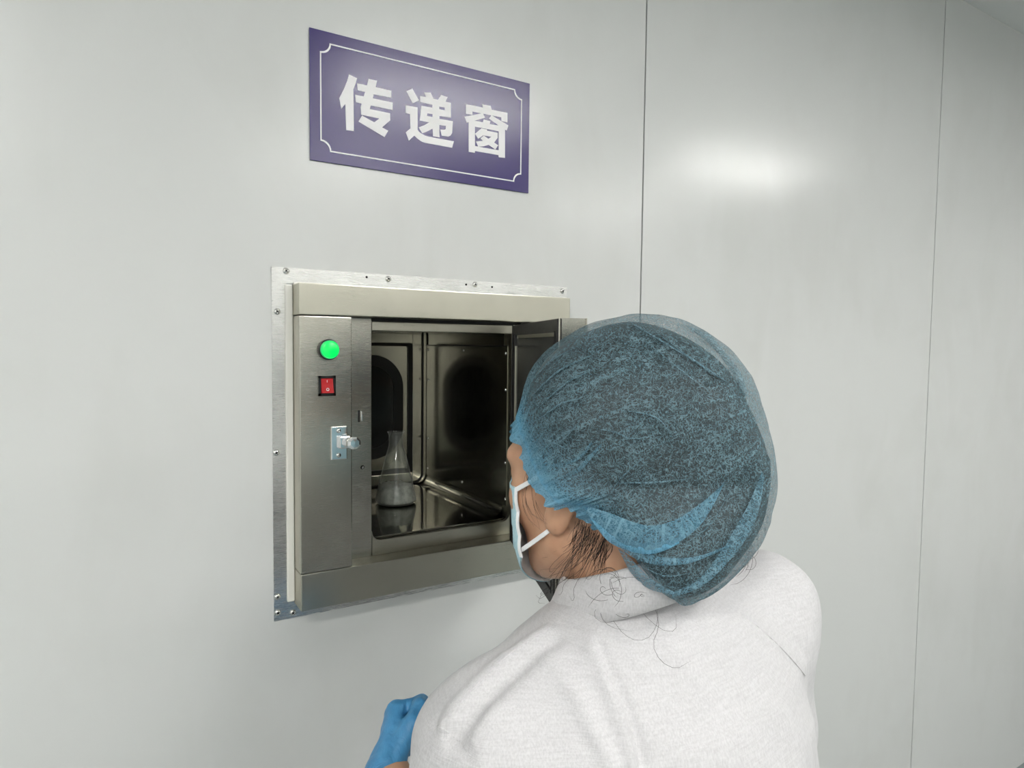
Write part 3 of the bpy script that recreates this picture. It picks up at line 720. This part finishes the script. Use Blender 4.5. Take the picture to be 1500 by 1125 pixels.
# collar: stands up round the neck and folds over
V = []; F = []; na = 72
prof = [(.000, -.020), (.000, .000), (.001, .016), (.002, .024), (.004, .0265), (.007, .025), (.011, .016), (.016, .002), (.022, -.012), (.0205, -.0125), (.015, .001), (.010, .014)]
for i in range(na+1):
    t = math.radians(100)+2*math.pi*(i/na)*(340/360)          # opens at the front (+y)
    c_, s_t = math.cos(t), math.sin(t)
    tilt = -.022*s_t-.010*max(0, -c_)
    for dr, h in prof:
        wav = .0022*math.sin(3*t+1)+.0012*math.sin(7*t)
        rx, ry = .066+dr*(1.05)+wav, .062+dr+wav
        V.append((NB[0]+.002+rx*c_, NB[1]+.004+ry*s_t, NB[2]+.004+h*(.92-.10*s_t)+tilt-.012*max(0, -c_)*dr/.03))
m_ = len(prof)
for i in range(na):
    for j in range(m_-1): F.append((i*m_+j, (i+1)*m_+j, (i+1)*m_+j+1, i*m_+j+1))
mesh('collar', V, F, M['coat'], person)['label'] = 'folded white collar'
# trousers and shoes
def trouser_field(P):
    d = ell(P, HIP+[0, 0, -.02], (.15, .098, .12))
    for sx in (-1, 1):
        h = HIP+[sx*.085, 0, -.08]; kn = HIP+[sx*.095, .05, -.42]; an = np.array([HIP[0]+sx*.10, HIP[1]-.01, .05])
        d = smin(d, chain(P, [h, kn, an], [.078, .066, .058], .02), .02)
    return smax(d, .06-P[2], .005)
V, Q = snet(trouser_field, axis((.24, .73, .012)), axis((-.80, -.44, .012)), axis((.03, 1.02, .014)))
fastmesh('trousers', V, Q, M['trouser'], person)
for sx in (-1, 1):
    c = np.array([HIP[0]+sx*.10, HIP[1]-.01, 0])
    f = lambda P: smax(smin(cap(P, c+[0, -.02, .035], c+[0, .11, .025], .042, .040), cap(P, c+[0, 0, .03], c+[0, 0, .08], .042, .046), .03), .002-P[2], .004)
    V, Q = snet(f, axis((c[0]-.07, c[0]+.07, .006)), axis((c[1]-.09, c[1]+.19, .006)), axis((-.006, .14, .006)))
    fastmesh('shoe', V, Q, M['shoe'], person)

# ---- hair cap: bag of thin fabric with an elastic edge
CC = at(938, 665, .760); LOCK = .760/FPX
def hang(u): return .95*np.maximum(0, -np.asarray(u)-.02)**1.15      # the lower bag hangs back over the collar
def bagloc(x, y):
    d = .760
    for _ in range(8):
        q = at(x, y, d)-CC; d = .760-float(hang(q@UP))
    return q@RT, q@UP
OUT = [(757,600),(768,560),(800,515),(850,482),(900,466),(940,462),(985,468),(1030,490),(1065,520),(1085,545),(1098,580),(1110,620),(1120,660),(1124,700),(1115,745),(1098,785),(1070,825),(1030,860),(985,878),(955,866),(925,835),(885,800),(840,775),(795,730),(765,665)]
pol = sorted((math.atan2(v_, u_), math.hypot(u_, v_)) for u_, v_ in (bagloc(x, y) for x, y in OUT))
pa = np.array([p[0] for p in pol]); pr_ = np.array([p[1] for p in pol])
pa = np.concatenate([pa-2*math.pi, pa, pa+2*math.pi]); pr_ = np.tile(pr_, 3)
grid = np.linspace(-math.pi, math.pi, 361); Rg = np.interp(grid, pa, pr_)
for _ in range(3): Rg[:-1] = (np.roll(Rg[:-1], 1)+np.roll(Rg[:-1], -1)+2*Rg[:-1])/4
Rg[-1] = Rg[0]
B3 = (RT, UP, -FW)             # frame of the bag: right, up, towards the viewer
TFRONT, TBACK = .119, .108
def bag(nv, sc=1.):            # distance from the bag's centre along unit directions
    m_ = np.hypot(nv[..., 0], nv[..., 1]); ph = np.arctan2(nv[..., 1], nv[..., 0])
    R_ = np.interp(ph, grid, Rg); T_ = np.where(nv[..., 2] > 0, TFRONT, TBACK)
    return sc*((m_/R_)**2.5+(np.abs(nv[..., 2])/T_)**2.5)**(-1/2.5)
def to_loc(p): d = np.asarray(p)-CC; return np.array([d@B3[0], d@B3[1], d@B3[2]-hang(d@B3[1])])
def to_w(q): return CC+q[..., 0:1]*B3[0]+q[..., 1:2]*B3[1]+(q[..., 2:3]+hang(q[..., 1:2]))*B3[2]
side = [at(758, 612, .742), at(770, 652, .710), at(784, 686, .684), at(800, 716, .664), at(822, 738, .654), at(850, 740, .654), at(876, 762, .664), at(908, 792, .684)]
front = [H(0, .097, .052)]; nape = [H(0, -.082, -.092)]
refl = lambda p: p-2*((p-HC)@hL)*hL
loop = front+side+nape+[refl(p) for p in side[::-1]]
lp = np.array([to_loc(p) for p in loop]); nl = len(lp)
def catmull(P, t):
    i = np.floor(t).astype(int); f = (t-i)[:, None]; p0, p1, p2, p3 = P[(i-1) % nl], P[i % nl], P[(i+1) % nl], P[(i+2) % nl]
    return .5*((2*p1)+(-p0+p2)*f+(2*p0-5*p1+4*p2-p3)*f**2+(-p0+3*p1-3*p2+p3)*f**3)
NU, NV = 420, 130
seglen = np.linalg.norm(np.roll(lp, -1, 0)-lp, axis=1); cum = np.concatenate([[0], np.cumsum(seglen)])
su = np.linspace(0, cum[-1], NU, endpoint=False); tu = np.interp(su, cum, np.arange(nl+1))
rim = catmull(lp, tu); rr = np.linalg.norm(rim, axis=1); rn = rim/rr[:, None]
pole = np.array([.70, .30, .10]); pole /= np.linalg.norm(pole)
def slerp(n0, n1, v):
    d = np.clip((n0*n1).sum(-1), -1, 1); om = np.arccos(d)[:, None]; so = np.sin(om)
    return (np.sin((1-v)*om)/so)*n0+(np.sin(v*om)/so)*n1
sst = lambda a, b, x: (lambda t: t*t*(3-2*t))(np.clip((x-a)/(b-a), 0, 1))
rng = np.random.RandomState(4)
uu = su/cum[-1]
pleat = np.interp(uu*NU, np.arange(NU), rng.rand(NU)*2-1); pleat = (pleat+np.roll(pleat, 1))/2
pl2 = np.sin(2*math.pi*(uu*95+.6*np.sin(uu*37)))
def rows(NVr, vs, sc, fold):
    out = []
    for v in vs:
        nv = slerp(rn, pole[None], v); nv /= np.linalg.norm(nv, axis=1)[:, None]
        t = bag(nv, sc); bl = sst(0, .16, v)
        r = rr*(1-bl)+t*bl
        if fold:
            r = r+(.0016*pleat+.0016*pl2)*math.exp(-v/.16)*(1-.3*bl)
            W_ = to_w(nv*r[:, None]); r = r+bl*(.0016*vnoise(W_.T, 28, 9)+.0009*vnoise(W_.T, 70, 10)+.0007*np.sin(2*math.pi*(uu*44+2*v))*math.exp(-v*3))
        out.append(to_w(nv*r[:, None]))
    return out
vs = np.concatenate([np.linspace(0, .2, 36), np.linspace(.2, .985, NV-36)[1:]])
body_rows = rows(NV, vs, 1., True)
# frill beyond the elastic
fr = []
for k in range(7, 0, -1):
    e = k/7; wid = .0150*(1+.22*np.sin(uu*150+2*np.sin(uu*31))+.15*np.sin(uu*61))
    nv = slerp(rn, pole[None], 0.0)
    out_dir = rn @ np.array(B3)
    back = to_w(slerp(rn, pole[None], .05)*rr[:, None])-to_w(rn*rr[:, None]); back /= np.linalg.norm(back, axis=1)[:, None]
    ph = 2*math.pi*(uu*34+.8*np.sin(uu*19))
    fr.append(to_w(rim)-back*(wid*e*.8)[:, None]+out_dir*(((.0022+.0014*np.sin(uu*47))*np.sin(ph)+.0006*np.sin(2.3*ph+1)+.0030)*e)[:, None])
allr = fr+body_rows; nr = len(allr)
V = np.concatenate(allr+[to_w((pole*bag(pole[None])[0])[None])]); F = []
for i in range(nr-1):
    for k in range(NU):
        k2 = (k+1) % NU; F.append((i*NU+k, i*NU+k2, (i+1)*NU+k2, (i+1)*NU+k))
tip = len(V)-1
for k in range(NU): F.append(((nr-1)*NU+k, (nr-1)*NU+(k+1) % NU, tip))
capo = mesh('hair_cap', V, F, M['cap'], person); capo['label'] = 'thin blue disposable hair cap'
me = capo.data
vv = np.concatenate([np.full(NU, -.02)]*len(fr)+[np.full(NU, v) for v in vs]+[[1.]]); u_all = np.concatenate([uu]*nr+[[0.]])
gat = np.where(vv < 0, .80, np.exp(-np.maximum(vv, 0)/.055))
at_ = me.attributes.new('gather', 'FLOAT', 'POINT'); at_.data.foreach_set('value', gat.astype(np.float32))
uvl = me.uv_layers.new(name='UVMap'); li = np.zeros(len(me.loops), np.int32); me.loops.foreach_get('vertex_index', li)
uvl.data.foreach_set('uv', np.stack([u_all[li], vv[li]], 1).astype(np.float32).ravel())
# folds of doubled fabric lying on the bag
rnd0 = random.Random(11)
def on_bag(x, y, off=.003):
    ds = np.linspace(.50, .78, 500); dw = (sight(x, y, ds)-CC) @ np.array(B3).T; P_ = np.stack([dw[:, 0], dw[:, 1], dw[:, 2]-hang(dw[:, 1])], 1); r_ = np.linalg.norm(P_, axis=1)
    k = np.argmax(r_ < bag(P_/r_[:, None])+off); return at(x, y, ds[k])
def spl(pts, n):
    p = np.array(pts, float); t = np.linspace(0, len(p)-1, n); q = np.concatenate([[2*p[0]-p[1]], p, [2*p[-1]-p[-2]]])
    i = np.minimum(np.floor(t).astype(int), len(p)-2); f = (t-i)[:, None]; a, b, c, d = q[i], q[i+1], q[i+2], q[i+3]
    return .5*((2*b)+(-a+c)*f+(2*a-5*b+4*c-d)*f**2+(-a+3*b-3*c+d)*f**3)
def bagfold(lo, hi, dense, n=36, mrows=6):
    A, B_ = spl(lo, n), spl(hi, n); V = []; F = []
    for i in range(n):
        for j in range(mrows):
            t = j/(mrows-1); p = A[i]*(1-t)+B_[i]*t
            V.append(on_bag(p[0], p[1], .0015+.0035*math.sin(math.pi*min(1, .35+t*.65))+.0006*math.sin(i*1.3+j)))
    for i in range(n-1):
        for j in range(mrows-1): F.append((i*mrows+j, (i+1)*mrows+j, (i+1)*mrows+j+1, i*mrows+j+1))
    o = fixsub(mesh('cap_fold', V, F, M['capfold'], None), capo)
    g = np.array([dense]*len(V), np.float32); o.data.attributes.new('gather', 'FLOAT', 'POINT').data.foreach_set('value', g)
    uvl = o.data.uv_layers.new(name='UVMap'); li = np.zeros(len(o.data.loops), np.int32); o.data.loops.foreach_get('vertex_index', li)
    uvl.data.foreach_set('uv', np.stack([(li//mrows)/n*.25, (li % mrows)/mrows*.3], 1).astype(np.float32).ravel())
    return o
bagfold([(858,752),(885,775),(910,795),(945,806),(990,796),(1025,770),(1045,740),(1062,706)], [(862,742),(895,752),(925,764),(955,770),(985,763),(1012,748),(1038,728),(1062,706)], .42)
bagfold([(866,762),(890,792),(918,806),(950,812),(975,806),(995,796)], [(862,752),(890,772),(920,790),(950,796),(975,792),(995,790)], .85)
bagfold([(905,800),(930,818),(965,828),(1005,826),(1035,816),(1070,800)], [(908,796),(935,806),(968,816),(1005,817),(1035,811),(1070,797)], .35)
bagfold([(905,803),(925,840),(950,862),(985,872)], [(915,808),(945,840),(968,857),(990,868)], .25)
bagfold([(985,876),(1030,858),(1068,822),(1096,784),(1112,745),(1120,700)], [(985,868),(1024,848),(1056,808),(1080,768),(1098,735),(1116,690)], .22)
bagfold([(1040,490),(1070,525),(1088,552),(1096,580)], [(1000,474),(1040,505),(1068,540),(1090,580)], .04)
bagfold([(832,700),(850,690),(866,672),(882,652)], [(830,692),(846,684),(862,668),(880,650)], .3, 18, 3)
bagfold([(795,686),(820,684),(850,672),(868,650)], [(793,681),(820,678),(848,667),(866,647)], .3, 18, 3)
for ln in ([(871,628),(900,634),(920,642),(947,644)], [(818,687),(857,661),(871,642)], [(908,708),(959,708),(1010,702)], [(890,733),(908,704),(945,669)], [(924,473),(1014,528),(1065,560)], [(959,485),(1037,544),(1060,556)],
           [(766,580),(799,536),(850,505)], [(775,584),(818,545),(869,520)], [(779,606),(830,562),(874,540)], [(785,618),(820,594),(850,584)], [(800,660),(830,640),(850,615)], [(905,600),(960,612),(985,640)], [(790,640),(806,648),(838,662)], [(945,500),(1000,545),(1040,575)], [(1000,800),(1040,770),(1070,720)], [(940,830),(975,845),(1010,840)]):
    wl = rnd0.uniform(1.0, 2.2)
    bagfold(ln, [(x+rnd0.uniform(-.4, .4), y-wl*(1 if 0 < i < len(ln)-1 else .3)*1.6) for i, (x, y) in enumerate(ln)], .12, 26, 3)
# hair held inside the cap
hr = [to_w(slerp(rn, pole[None], v)*1.0*((rr*.985*(1-sst(0, .16, v))+bag(slerp(rn, pole[None], v))*sst(0, .16, v)*.965))[:, None]) for v in np.linspace(.012, .985, 50)]
HV = np.concatenate(hr); hq = np.array([to_loc(p) for p in HV])
HV = HV + ((hq/np.linalg.norm(hq, axis=1)[:, None]) @ np.array(B3))*(.002*vnoise(HV.T, 22, 21)-.001)[:, None]
# the bun stops short of the bag's upper back
q = np.array([to_loc(p) for p in HV]); wgt = np.clip((q[:, 0]*.75+q[:, 1]*.66-.085)/.06, 0, 1)*(q[:, 1] > 0)
HV = CC+(HV-CC)*(1-.085*wgt)[:, None]
F = [(i*NU+k, i*NU+(k+1) % NU, (i+1)*NU+(k+1) % NU, (i+1)*NU+k) for i in range(49) for k in range(NU)]
F.append(tuple(range(49*NU, 50*NU)))
hairo = mesh('hair', HV, F, M['hair'], person); hairo['label'] = 'dark hair gathered under the cap'
# loose strands
def tubes(name, curves, rad, mt, parent):
    cu = bpy.data.curves.new(name, 'CURVE'); cu.dimensions = '3D'; cu.bevel_depth = rad; cu.bevel_resolution = 0; cu.resolution_u = 3
    for P in curves:
        s = cu.splines.new('BEZIER'); s.bezier_points.add(len(P)-1)
        for i, p in enumerate(P):
            b = s.bezier_points[i]; b.co = p; b.handle_left_type = b.handle_right_type = 'AUTO'; b.radius = 1 if i < len(P)-1 else .3
    t = bpy.data.objects.new('tmp', cu); COL.objects.link(t)
    me = bpy.data.meshes.new_from_object(t.evaluated_get(bpy.context.evaluated_depsgraph_get())); bpy.data.objects.remove(t); bpy.data.curves.remove(cu)
    return finish(name, me, mt, parent, True)
ST = []
rnd = random.Random(3)
def on_field(fn, x, y, off, d0=.50, d1=.85):
    ds = np.linspace(d0, d1, 300); p = sight(x, y, ds); f = fn([p[:, 0], p[:, 1], p[:, 2]])
    ok = f < off
    return p[np.argmax(ok)] if ok.any() else None
def skin_strand(px, off=.0012):
    P = [on_field(body_field, x, y, off) for x, y in px]; P = [p for p in P if p is not None]
    if len(P) > 2: ST.append(P)
for k in range(34):            # behind the ear sweeping down over the neck
    x0 = 842+rnd.random()*50; y0 = 762+rnd.random()*26+max(0, x0-865)*.5
    dx = -8-rnd.random()*62; dy = 46+rnd.random()*52
    skin_strand([(x0, y0), (x0-2+dx*.1, y0+dy*.35), (x0+dx*.45+rnd.uniform(-6, 6), y0+dy*.7), (x0+dx+rnd.uniform(-8, 8), y0+dy*.9+rnd.uniform(-8, 8))])
for k in range(60):            # roots behind the ear
    x0 = 848+rnd.random()*52; y0 = 756+(x0-848)*.75+rnd.random()*10
    skin_strand([(x0, y0), (x0-3+rnd.uniform(-3, 3), y0+9), (x0-8+rnd.uniform(-4, 4), y0+20), (x0-16+rnd.uniform(-8, 5), y0+32+rnd.random()*10)])
for k in range(9):             # fine hairs over the cheek and temple
    x0 = 776+rnd.random()*14; y0 = 676+rnd.random()*26
    skin_strand([(x0, y0), (x0-6+rnd.uniform(-5, 4), y0+28), (x0-2+rnd.uniform(-9, 8), y0+60), (x0+14+rnd.uniform(-10, 16), y0+84+rnd.random()*14)])
for k in range(26):            # tuft in front of the ear below the cap's edge
    x0 = 768+rnd.random()*22; y0 = 660+rnd.random()*34
    skin_strand([(x0, y0), (x0-3+rnd.uniform(-2, 5), y0+9), (x0+rnd.uniform(-2, 8), y0+18), (x0+4+rnd.uniform(-3, 6), y0+24)])
for k in range(34):            # curls lying on the collar and back
    x0 = rnd.choice((0, 1, 2)); x0, y0 = ((rnd.uniform(872, 925), rnd.uniform(832, 868)), (rnd.uniform(890, 950), rnd.uniform(850, 885)), (rnd.uniform(1075, 1100), rnd.uniform(795, 815)))[x0]
    R_ = rnd.uniform(8, 24); t0 = rnd.uniform(0, 6.28); sg_ = rnd.choice((-1, 1)); dep = rnd.uniform(.612, .640) if x0 < 1000 else rnd.uniform(.68, .72)
    rc_ = rnd.uniform(.2, .6); ex, ey = rnd.uniform(-26, 14), rnd.uniform(4, 34)
    P = []
    for j in range(8):
        tt = t0+sg_*j*rc_; P.append(at(x0+R_*math.cos(tt)*.9+ex*j/8, y0+R_*math.sin(tt)+ey*j/8, dep))
    ST.append(P)
for k in range(14):            # fine hairs hanging beside the neck
    x0, y0 = rnd.uniform(845, 885), rnd.uniform(775, 812); dx = rnd.uniform(-75, -20); dy = rnd.uniform(45, 95)
    ST.append([at(x0, y0, .655), at(x0+dx*.3+rnd.uniform(-6, 6), y0+dy*.35, .640), at(x0+dx*.7+rnd.uniform(-8, 8), y0+dy*.75, .630), at(x0+dx, y0+dy, .628), at(x0+dx+rnd.uniform(-12, 14), y0+dy+rnd.uniform(-14, 8), .626)])
for px in ([(925,868),(948,905),(985,925),(990,900)], [(950,870),(965,915),(958,950),(985,978),(1012,968)], [(890,880),(910,925),(940,938),(962,915),(960,880)], [(880,880),(872,905),(905,915)], [(905,860),(880,890),(890,915),(925,925)]):
    P = [on_field(coat_field, x, y, .004) for x, y in px]; P = [p for p in P if p is not None]
    if len(P) > 2: ST.append(P)
for px in ([(806,919),(772,940),(740,963),(690,1012),(650,1060)], [(637,1062),(655,1072),(675,1088),(692,1112)], [(1085,898),(1120,926),(1155,960),(1180,990)]):
    q = spl(px, 30); P = [on_field(coat_field, x, y, .0003, .42, .95) for x, y in q]; P = [p for p in P if p is not None]
    if len(P) > 3: fixsub(tubes('seam', [P], .0011, M['coat'], None), coat)
tubes('loose_hair', ST, .00017, M['strand'], person)['kind'] = 'stuff'

# ---- face mask
def mask_pt(t, z):             # t across the face (-1..1), z height on the head
    ang = t*math.radians(66)
    bul = max(0, 1-(t/.45)**2)
    k = (z+.062)/.055
    rx = .0770-.008*max(0, -k)**2; ry = .088+.018*bul*max(0, 1-abs(k*.8-.2))-.022*max(0, -k-.2)
    x = rx*math.sin(ang); y = .012+ry*math.cos(ang)*.98
    return x, y
nx_, nz_ = 40, 26; V = []; F = []
for i in range(nx_+1):
    t = -1+2*i/nx_
    for j in range(nz_+1):
        s_j = j/nz_; zt = -.004+.012*max(0, 1-abs(t)/.5)-.004*abs(t); zb = -.124+.046*abs(t)**1.5
        z = zt*(1-s_j)+zb*s_j
        x, y = mask_pt(t, z)
        pleatz = .0016*(((s_j*4) % 1)-.5)*(1-abs(t)**4)
        flare = .002*max(0, abs(t)-.8)/.2*math.sin(s_j*9)
        V.append(H(x*(1+.0)+math.copysign(flare, t), y+pleatz+.002, z))
for i in range(nx_):
    for j in range(nz_): F.append((i*(nz_+1)+j, (i+1)*(nz_+1)+j, (i+1)*(nz_+1)+j+1, i*(nz_+1)+j+1))
mk = mesh('face_mask', V, F, M['maskblue'], person); mk['label'] = 'light blue disposable face mask'
mk.data.materials.append(M['maskwhite'])
md = mk.modifiers.new('thick', 'SOLIDIFY'); md.thickness = .0012; md.offset = 0; md.material_offset = 0
V2 = [Vector(v)-Vector(hF)*.0012-(Vector(v)-Vector(HC)).normalized()*.0006 for v in V]
fixsub(mesh('inner_layer', V2, F, M['maskwhite'], None), mk)
# white binding round the edge
edge = [i*(nz_+1) for i in range(nx_+1)]+[nx_*(nz_+1)+j for j in range(1, nz_+1)]+[i*(nz_+1)+nz_ for i in range(nx_-1, -1, -1)]+[j for j in range(nz_-1, 0, -1)]
def ribbon(name, pts, wdir, wd, mt, parent, th=.0007):
    V = []; F = []
    for p, d in zip(pts, wdir):
        p = np.asarray(p); d = np.asarray(d)/np.linalg.norm(d); o_ = np.cross(d, [0, 0, 1.]); o_ = p-HC; o_ = o_-d*(o_@d); o_ /= np.linalg.norm(o_)
        V += [p+d*wd/2+o_*th, p-d*wd/2+o_*th, p-d*wd/2-o_*th, p+d*wd/2-o_*th]
    for i in range(len(pts)-1):
        for j in range(4): F.append((i*4+j, i*4+(j+1) % 4, (i+1)*4+(j+1) % 4, (i+1)*4+j))
    F += [(3, 2, 1, 0), tuple(4*(len(pts)-1)+j for j in range(4))]
    return mesh(name, V, F, mt, parent, False)
for s, xs in ((1, 1), (-1, -1)):
    col_ = [V[(nx_ if s > 0 else 0)*(nz_+1)+j] for j in range(nz_+1)]
    cen = H(0, 0, -.06)
    fixsub(ribbon('edge_binding', col_, [hF]*len(col_), .004, M['maskwhite'], None), mk)
    top = H(s*.0715, .050, -.010); ear = H(s*.0765, .007, .008); mid = H(s*.0735, .030, -.002)
    fixsub(ribbon('ear_loop', [top, mid, ear, H(s*.080, -.022, .014)], [hU]*4, .0052, M['maskwhite'], None), mk)
    lowp = H(s*.0695, .048, -.071); e2 = H(s*.0745, .010, -.050); m2 = H(s*.0715, .028, -.060)
    fixsub(ribbon('ear_loop', [lowp, m2, e2, H(s*.066, -.002, -.040)], [hU]*4, .0052, M['maskwhite'], None), mk)
